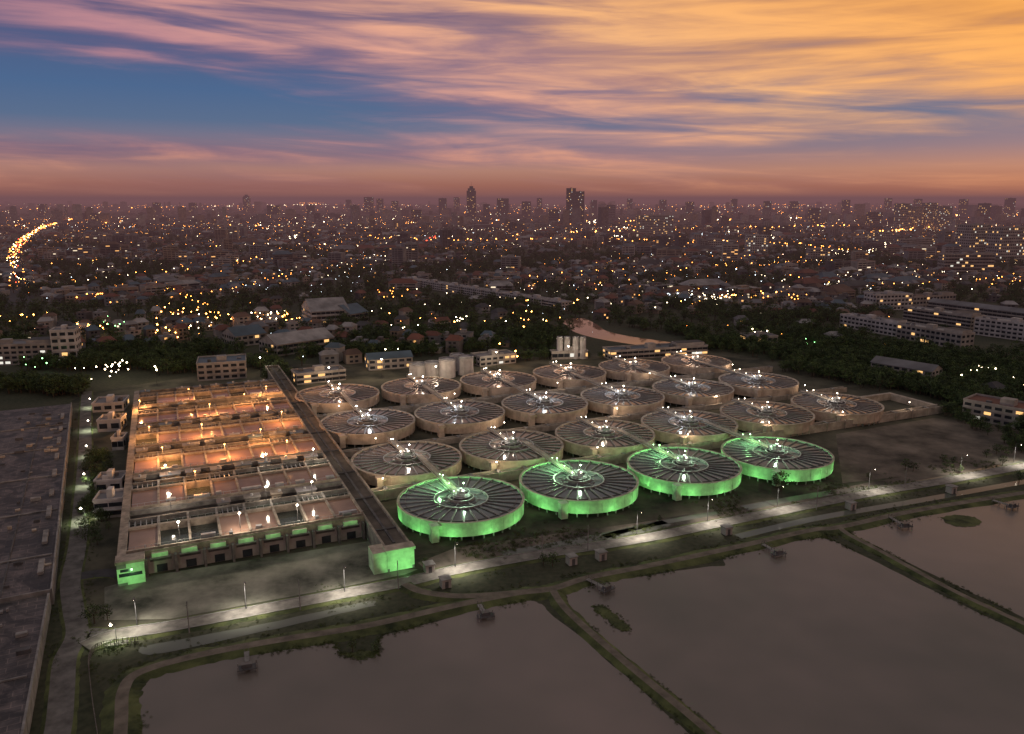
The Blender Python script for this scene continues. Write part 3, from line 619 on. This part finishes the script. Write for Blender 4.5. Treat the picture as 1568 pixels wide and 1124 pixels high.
def house(x,y,a,w,d,h,kind):
    T=Matrix.Translation((x,y,0))@Matrix.Rotation(a,4,'Z'); wm=random.choice(walls); rf=random.choice(roofs)
    city.box(-w/2,w/2,-d/2,d/2,0,h,wm,top=rf,T=T,bottom=False)
    if kind==0:
        hh=d*.28; o_=.6
        A=[T@Vector(p) for p in ((-w/2-o_,-d/2-o_,h-.15),(w/2+o_,-d/2-o_,h-.15),(w/2+o_,d/2+o_,h-.15),(-w/2-o_,d/2+o_,h-.15),(-w/2+w*.2,0,h+hh),(w/2-w*.2,0,h+hh))]
        i=len(city.v); city.v.extend([tuple(q) for q in A]); mi=city.mi(rf)
        for f in ((0,1,5,4),(2,3,4,5),(1,2,5),(3,0,4)): city.f.append(tuple(i+q for q in f)); city.m.append(mi)
    else: city.box(-w*.2,w*.15,-d*.2,d*.2,h,h+2.2,wm,T=T,bottom=False)
    ns=max(1,int(h/3)); cols=(-.28,.05) if w<16 else (-.45,-.2,.05,.25)
    for f in range(ns):
        for q in cols:
            m_=glass if R()>.045 else random.choice([lw1,lw1,lw2])
            z=f*3+1; X0=w*q
            for sg in (-1,1):
                pts=[T@Vector(p) for p in ((X0,sg*(d/2+.05),z),(X0+w*.2,sg*(d/2+.05),z),(X0+w*.2,sg*(d/2+.05),z+1.4),(X0,sg*(d/2+.05),z+1.4))]
                city.face(pts if sg<0 else pts[::-1],m_)
                m_=glass
cell=170; nh=0
for ix in range(-17,18):
    for iy in range(2,18):
        cx=(ix+.5)*cell; cy=(iy+.5)*cell
        if abs(cx)>cy*.78+260: continue
        rc=random.Random(ix*91+iy*17); a=rc.choice([TH,TH,TH+.25,-.2,.05,.8]); big=rc.random()
        ca,sa=math.cos(a),math.sin(a)
        lit_=rc.random(); lcol=rc.choice([s_w,s_o,s_w,s_o,s_o,s_o,s_c])
        if cy<2000: st_u,st_v=14,21
        else: st_u,st_v=18,28
        for i in range(-9,10):
            for j in range(-7,8):
                x0=i*st_u+U(-2,2); y0=j*st_v+(5 if j%2 else -3)+U(-1.5,1.5)
                x=cx+x0*ca-y0*sa; y=cy+x0*sa+y0*ca
                if abs(x-cx)>cell/2 or abs(y-cy)>cell/2: continue
                px,py=proj(x,y)
                if py>by(px)-3 or inriver(x,y): continue
                if py>340 and abs(px-26)<9 and py<470: continue
                if blocked(x,y): continue
                dist=y; nv=noise.noise(Vector((x*.0042,y*.0042,2.2)))
                green=nv>(-.12 if dist<950 else .06)
                pt=R()
                if (green and pt<.82) or (not green and pt<.32):
                    if R()<(1 if dist<1500 else .7):
                        tr[random.randrange(4)].append((x+U(-5,5),y+U(-5,5),-.3,U(.55,1.3)))
                        if green and dist<1500 and R()<.85: tr[random.randrange(4)].append((x+U(-9,9),y+U(-9,9),-.3,U(.6,1.3)))
                elif pt<.9:
                    pb=R()
                    if big>.8 and pb<.22 and dist>760: house(x,y,a,U(20,34),U(14,18),U(9,24) if dist>1100 else U(8,12),random.choice([1,1,0]))
                    elif pb<.012 and dist>1200: house(x,y,a,U(16,26),U(13,18),U(18,44),1)
                    elif big<.15 and pb<.2: house(x,y,a,U(26,50),U(16,26),U(6,9),random.choice([0,0,1]))
                    else: house(x,y,a,U(7,12),U(8,12),random.choice([3.5,6,6.5,7,9.5]),random.choice([0,0,0,1]))
                    nh+=1
                pl=.03+.09*(lit_>.5)+.15*(lit_>.82)
                if R()<pl:
                    rr_=.27*max(1,dist/900)**.85
                    LT.octa((x+U(-2,2),y-8+U(-2,2),U(5,9)),rr_*(.5+1.0*R()**2),lcol if R()<.65 else random.choice([s_w,s_o,s_o,s_c]))
city.obj('city_houses')
for i in range(9000):
    y=2900*(14000/2900)**(R()**1.1); x=U(-.85,.85)*y; s_=U(10,45)*(1+y/9000); a=random.choice([TH,0,.5]); q_=R()
    T=Matrix.Translation((x,y,0))@Matrix.Rotation(a,4,'Z'); h=random.choice([6,8,9,10,12,14,16]) if q_<.93 else U(20,50) if q_<.985 else U(50,85)
    if q_>.93: s_*=.7
    far.box(-s_/2,s_/2,-s_/3,s_/3,0,h,random.choice(walls),top=random.choice(roofs),T=T,bottom=False)
    if R()<.5: far.box(-s_/5,s_/6,-s_/6,s_/6,h,h+3,walls[3],T=T,bottom=False)
far.obj('distant_city_blocks')
FLT=MB()
for i in range(4200):
    y=2300*(15000/2300)**(R()**.9); x=U(-.8,.8)*y
    k=noise.noise(Vector((x*.0009,y*.0005,7.7)))
    if k<.0 and R()<.75: continue
    FLT.octa((x,y,U(10,22)),y*.00022*(.45+1.1*R()**2),f_w if R()<.38 else f_o)
FLT.obj('distant_city_lights')
def cluster(px,py,n,spx,spy,m,rs=1.0):
    for i in range(n):
        p=G(px+random.gauss(0,spx),max(311,py+random.gauss(0,spy))); d=p.y
        if blocked(p.x,p.y,0): continue
        LT.octa((p.x,p.y,U(6,10)),.38*rs*max(1,d/900)**.9*U(.5,1.3),m)
for a in [(450,367,8,4,2,f_w,1.6),(503,345,10,6,1,f_w,1.3),(560,322,14,10,1.5,f_w,1.3),(620,319,16,14,1.2,f_w,1.3),(480,311.5,22,12,.5,f_o,1.6),(660,370,8,5,1.5,l_r,2.2),(686,366,8,3,1.5,f_w,1.3),(905,345,14,8,2,f_w,1.4),(950,350,14,8,2,f_w,1.3),(947,365,6,4,1,f_w,1.3),(835,368,8,5,1.5,f_o,1.5),(1120,358,8,5,1.5,f_w,1.3),(1180,367,6,4,2,f_w,1.3),
    (1310,392,26,22,3,f_w,1.2),(1352,381,8,4,2,f_w,1.4),(1090,465,34,26,4,s_w,1.3),(1060,462,20,22,4,s_c,1.3),(1120,466,14,12,2,l_o,1),(1540,352,24,22,2,f_w,1.3),(1480,330,30,30,2,f_o,1.4),(1215,314,34,22,.6,f_o,1.5),(1340,322,20,14,1,f_w,1.1),(1100,317,26,30,1,f_o,1.4),(350,498,14,22,3,l_o,1.6),(280,490,16,30,4,l_o,1.5),(410,495,12,12,4,l_w,1.4),(440,500,12,20,4,l_o,1.5),(262,520,10,20,5,l_o,1.5),(300,515,8,12,5,l_w,1.3),(170,512,8,20,6,l_g,1.2),(140,518,8,14,4,l_o,1.5),(150,465,12,14,3,s_o,1.8),(40,500,8,25,6,l_o,1.4),(625,515,6,10,2,l_w,1.2),(550,492,7,10,2,l_o,1.5),(605,460,10,20,6,s_o,1.6),(705,500,6,10,4,l_w,1.2),(800,500,8,16,10,l_o,1.3),(1165,520,5,10,2,l_w,1.3),(1240,540,4,10,3,l_g,1.1),(1180,462,20,30,4,s_o,1.6),(1290,435,22,26,10,s_w,1.1),(1420,425,22,40,8,s_w,1.2),(1540,435,20,25,6,s_o,1.6),(1500,585,8,20,8,l_w,1),(1385,580,4,14,3,l_g,1.0),(1525,645,7,25,3,l_w,1),(200,578,12,20,4,l_w,1.2),(60,575,5,25,5,l_g,1),(150,585,10,30,4,l_w,1),(590,558,8,12,4,l_w,1.1),(770,552,9,10,3,l_o,1.3),(480,580,6,16,3,l_w,1),(960,540,7,20,2,l_w,1),(700,470,14,60,10,s_w,1.2),(950,440,24,70,12,s_o,1.4),(230,430,30,90,20,s_o,1.4),(1150,400,30,60,10,s_o,1.4)]: cluster(*a)
def street(L,step,m,r,jit=3,z=9):
    pts=cr(gp(L),12); acc=0
    for A,C in zip(pts[:-1],pts[1:]):
        d=(C-A).length; acc+=d
        while acc>step:
            acc-=step; p=A+(C-A)*R(); LT.octa((p.x+U(-jit,jit),p.y+U(-jit,jit),z*U(.6,1.1)),r*max(1,p.y/900)**.9*U(.6,1.3),random.choice(m))
street([(30,448),(27,425),(20,400),(30,378),(50,360),(75,348),(110,338)],9,[s_o,f_o,f_o,f_w,s_o,l_r],.58,10)
street([(560,368),(640,373),(780,374),(900,371),(1000,376),(1180,378),(1300,392)],18,[f_o,s_o],.58,3,z=13)
street([(780,366),(1000,356),(1300,350),(1568,356)],28,[f_o],.62,z=12)
street([(0,322),(300,318),(500,314)],110,[f_o,f_w],.7,z=14)
street([(0,352),(200,345),(420,350),(640,345)],45,[f_o,f_o,f_w],.62,z=12)
street([(640,345),(800,340),(1000,342),(1250,336),(1600,330)],42,[f_o,f_o,f_w],.62,z=12)
street([(1600,360),(1450,352),(1330,362)],22,[f_o],.8,z=12)
street([(1600,440),(1490,438),(1300,445),(1200,430)],16,[f_o,f_o,s_w],.45,1.5)
street([(100,520),(260,500),(420,495),(560,492),(700,505),(860,498)],18,[l_o,l_o,l_w,l_o],.5,1.5)
street([(250,470),(360,450),(480,420),(560,415)],15,[f_o],.45,1.5)
street([(100,440),(280,420),(420,400),(600,398)],18,[f_o,s_w],.5,1.5)
street([(230,440),(300,470),(330,495)],14,[f_o],.45,1.5)
street([(870,480),(905,470),(1000,480),(1100,468),(1210,458)],16,[l_o,s_w],.5,1.5)
street([(1120,420),(1200,440),(1340,455)],20,[s_w,s_c],.5,1.5)
street([(300,385),(420,378),(600,384)],24,[f_o,s_w],.5,1.5)
street([(760,440),(900,425),(1100,415),(1300,405)],20,[f_o,f_o,s_w],.45,1.5)
LT.obj('city_lights')
def belt(L,n,w_,lo=.6,hi=1.1):
    pts=cr(gp(L),6)
    for i in range(n):
        p=random.choice(pts)+Vector((U(-w_,w_),U(-w_,w_),0))
        if blocked(p.x,p.y,-4) or inriver(p.x,p.y): continue
        px,py=proj(p.x,p.y)
        if 190<px<1440 and py>by(px)+36: continue
        tr[random.randrange(4)].append((p.x,p.y,-.2,U(lo,hi)))
belt([(0,560),(120,562),(250,560),(290,575)],300,14); belt([(-80,600),(0,596),(90,600),(110,604)],150,8); belt([(220,590),(390,560),(430,580)],100,8,.4,.9)
belt([(1090,528),(1200,545),(1300,565),(1350,590)],380,20); belt([(1210,566),(1330,586),(1440,606),(1500,628)],240,9,.6,1); belt([(1200,510),(1330,545),(1450,560),(1568,600)],620,30)
belt([(1450,600),(1540,640),(1640,680)],220,14); belt([(1050,470),(1200,490),(1300,480)],320,30); belt([(830,536),(870,545),(1040,552)],60,4,.35,.5); belt([(440,540),(560,545),(640,540),(840,530)],320,14,.5,1)
belt([(0,530),(200,540),(330,545)],200,20); belt([(560,520),(700,520),(850,515)],240,25,.5,1.1); belt([(1040,505),(1060,520),(1080,532)],80,12,.5,1); belt([(930,500),(1000,508),(1050,518)],110,14,.5,1)
belt([(152,700),(150,740),(140,830)],80,4,.3,.55); belt([(1455,632),(1500,655),(1568,690)],60,6,.4,.7); belt([(1400,722),(1568,690)],16,5,.3,.5)
belt([(700,560),(800,552),(840,548)],50,5,.5,.8); belt([(560,500),(700,470),(850,480)],160,30,.6,1.2)
scatter('distant_trees',[(trees[k],tr[k]) for k in range(4)])
for (x,y,sc) in [(1196,752,.75),(1188,748,.5),(1386,720,.5),(1398,722,.4),(846,868,.45),(832,866,.4),(650,868,.3),(540,998,.35),(575,998,.28),(145,955,.55),(165,950,.45),(728,855,.25),(1010,800,.25),(1560,740,.5),(1470,725,.35),(1535,712,.4),(1330,735,.3),(590,838,.3)]:
    p=G(x,y); inst('tree',random.choice(trees),(p.x,p.y,0),U(0,6),sc)
it=[[],[]]
def alongs(pts,n,off,jit,lo,hi,thr=-.05):
    for i in range(n):
        k=random.randrange(len(pts)-1); A,C=pts[k],pts[k+1]; d=(C-A); d.z=0
        if d.length<1e-3: continue
        d.normalize(); nn=Vector((-d.y,d.x,0)); p=A+(C-A)*R()+nn*(random.choice([-1,1])*off+random.gauss(0,jit))
        if noise.noise(p*.05)<thr: continue
        it[random.randrange(2)].append((p.x,p.y,.08,U(lo,hi)))
alongs(d1,2200,3.6,1.2,.3,.9); alongs(d2,700,2.0,.4,.3,.6); alongs(d3,700,1.8,.4,.3,.6); alongs(road,1600,5.5,1.6,.3,.8,.05)
for pp in ponds: alongs(pp+[pp[0]],900,.2,.35,.3,.7)
for pp in islp: alongs(pp+[pp[0]],120,.2,.6,.3,.6)
c3=cr(gp([(700,845),(900,815),(1100,780),(1300,750),(1568,700)]),8); alongs(c3,1400,3,3.5,.4,1.4,-.02)
c4=cr(gp([(105,1124),(112,1000),(108,900),(120,800),(128,640)]),8); alongs(c4,700,4.0,1.0,.3,.8)
scatter('shoreline_scrub',[(shr,it[0]),(shr2,it[1])])
# ---------------------------------------------------------------- jetties, valve houses, fence
def jetty(x0,y0,x1,y1):
    p=G(x0,y0); q=G(x1,y1); d=q-p; L=d.length; b=MB()
    b.box(0,L,-.6,.6,1.0,1.15,conc); k=0
    while k<=L:
        for s_ in (-.5,.5): b.cyl(k,s_,.1,.1,0,1.0,conc,6); b.box(k-.04,k+.04,s_-.04,s_+.04,1.15,2.1,steel)
        k+=2.2
    for s_ in (-.5,.5): b.box(0,L,s_-.03,s_+.03,2.05,2.12,steel)
    b.box(L,L+2.2,-2.2,2.2,.95,1.15,darkc); b.box(L+.4,L+1.7,-1.2,1.0,1.15,2.1,darkc,top=steel)
    for s_ in (-2.0,2.0):
        for t_ in (L+.3,L+1.9): b.cyl(t_,s_,.14,.14,0,2.0,conc,6)
    b.obj('jetty',(p.x,p.y,0),math.atan2(d.y,d.x))
for a in [(378,1004,379,1024),(734,931,742,945),(899,892,925,905),(1168,838,1188,850),(1362,796,1382,808),(1520,770,1545,778)]: jetty(*a)
def vh(x,y,w_=2.6):
    p=G(x,y); b=MB(); b.box(-w_/2,w_/2,-1.3,1.3,0,2.5,white2,top=conc); b.box(-w_/2-.25,w_/2+.25,-1.55,1.55,2.5,2.7,conc); b.box(-.5,.5,-1.34,-1.3,0,2.0,darkc); b.box(w_/2,w_/2+.04,-.6,.6,1.2,2.0,glass); b.obj('valve_house',(p.x,p.y,.2),TH)
for x,y in ((920,857),(1112,818),(1302,780),(682,899),(875,864),(657,876),(1456,755)): vh(x,y)
b=MB(); fp=cr(gp([(150,1130),(140,1060),(138,1010),(160,992),(215,985)]),10)
for A,C in zip(fp[:-1],fp[1:]):
    for z in (.6,1.2,1.7): b.beam(A+Vector((0,0,z)),C+Vector((0,0,z)),.06,.06,steel)
    b.cyl(A.x,A.y,.09,.09,0,1.9,conc,6)
b.obj('fence')
# camera
cd=bpy.data.cameras.new('camera'); cam=bpy.data.objects.new('camera',cd); col.objects.link(cam)
cam.location=(0,0,CH); cam.rotation_euler=(math.pi/2-P,0,0); cd.sensor_width=36; cd.lens=FP/1568*36; cd.clip_end=90000; cd.clip_start=1
scene.camera=cam
scene.view_settings.view_transform='Standard'; scene.view_settings.look='None'; scene.view_settings.exposure=0
print('HOUSES',nh,'TREES',sum(map(len,tr)))
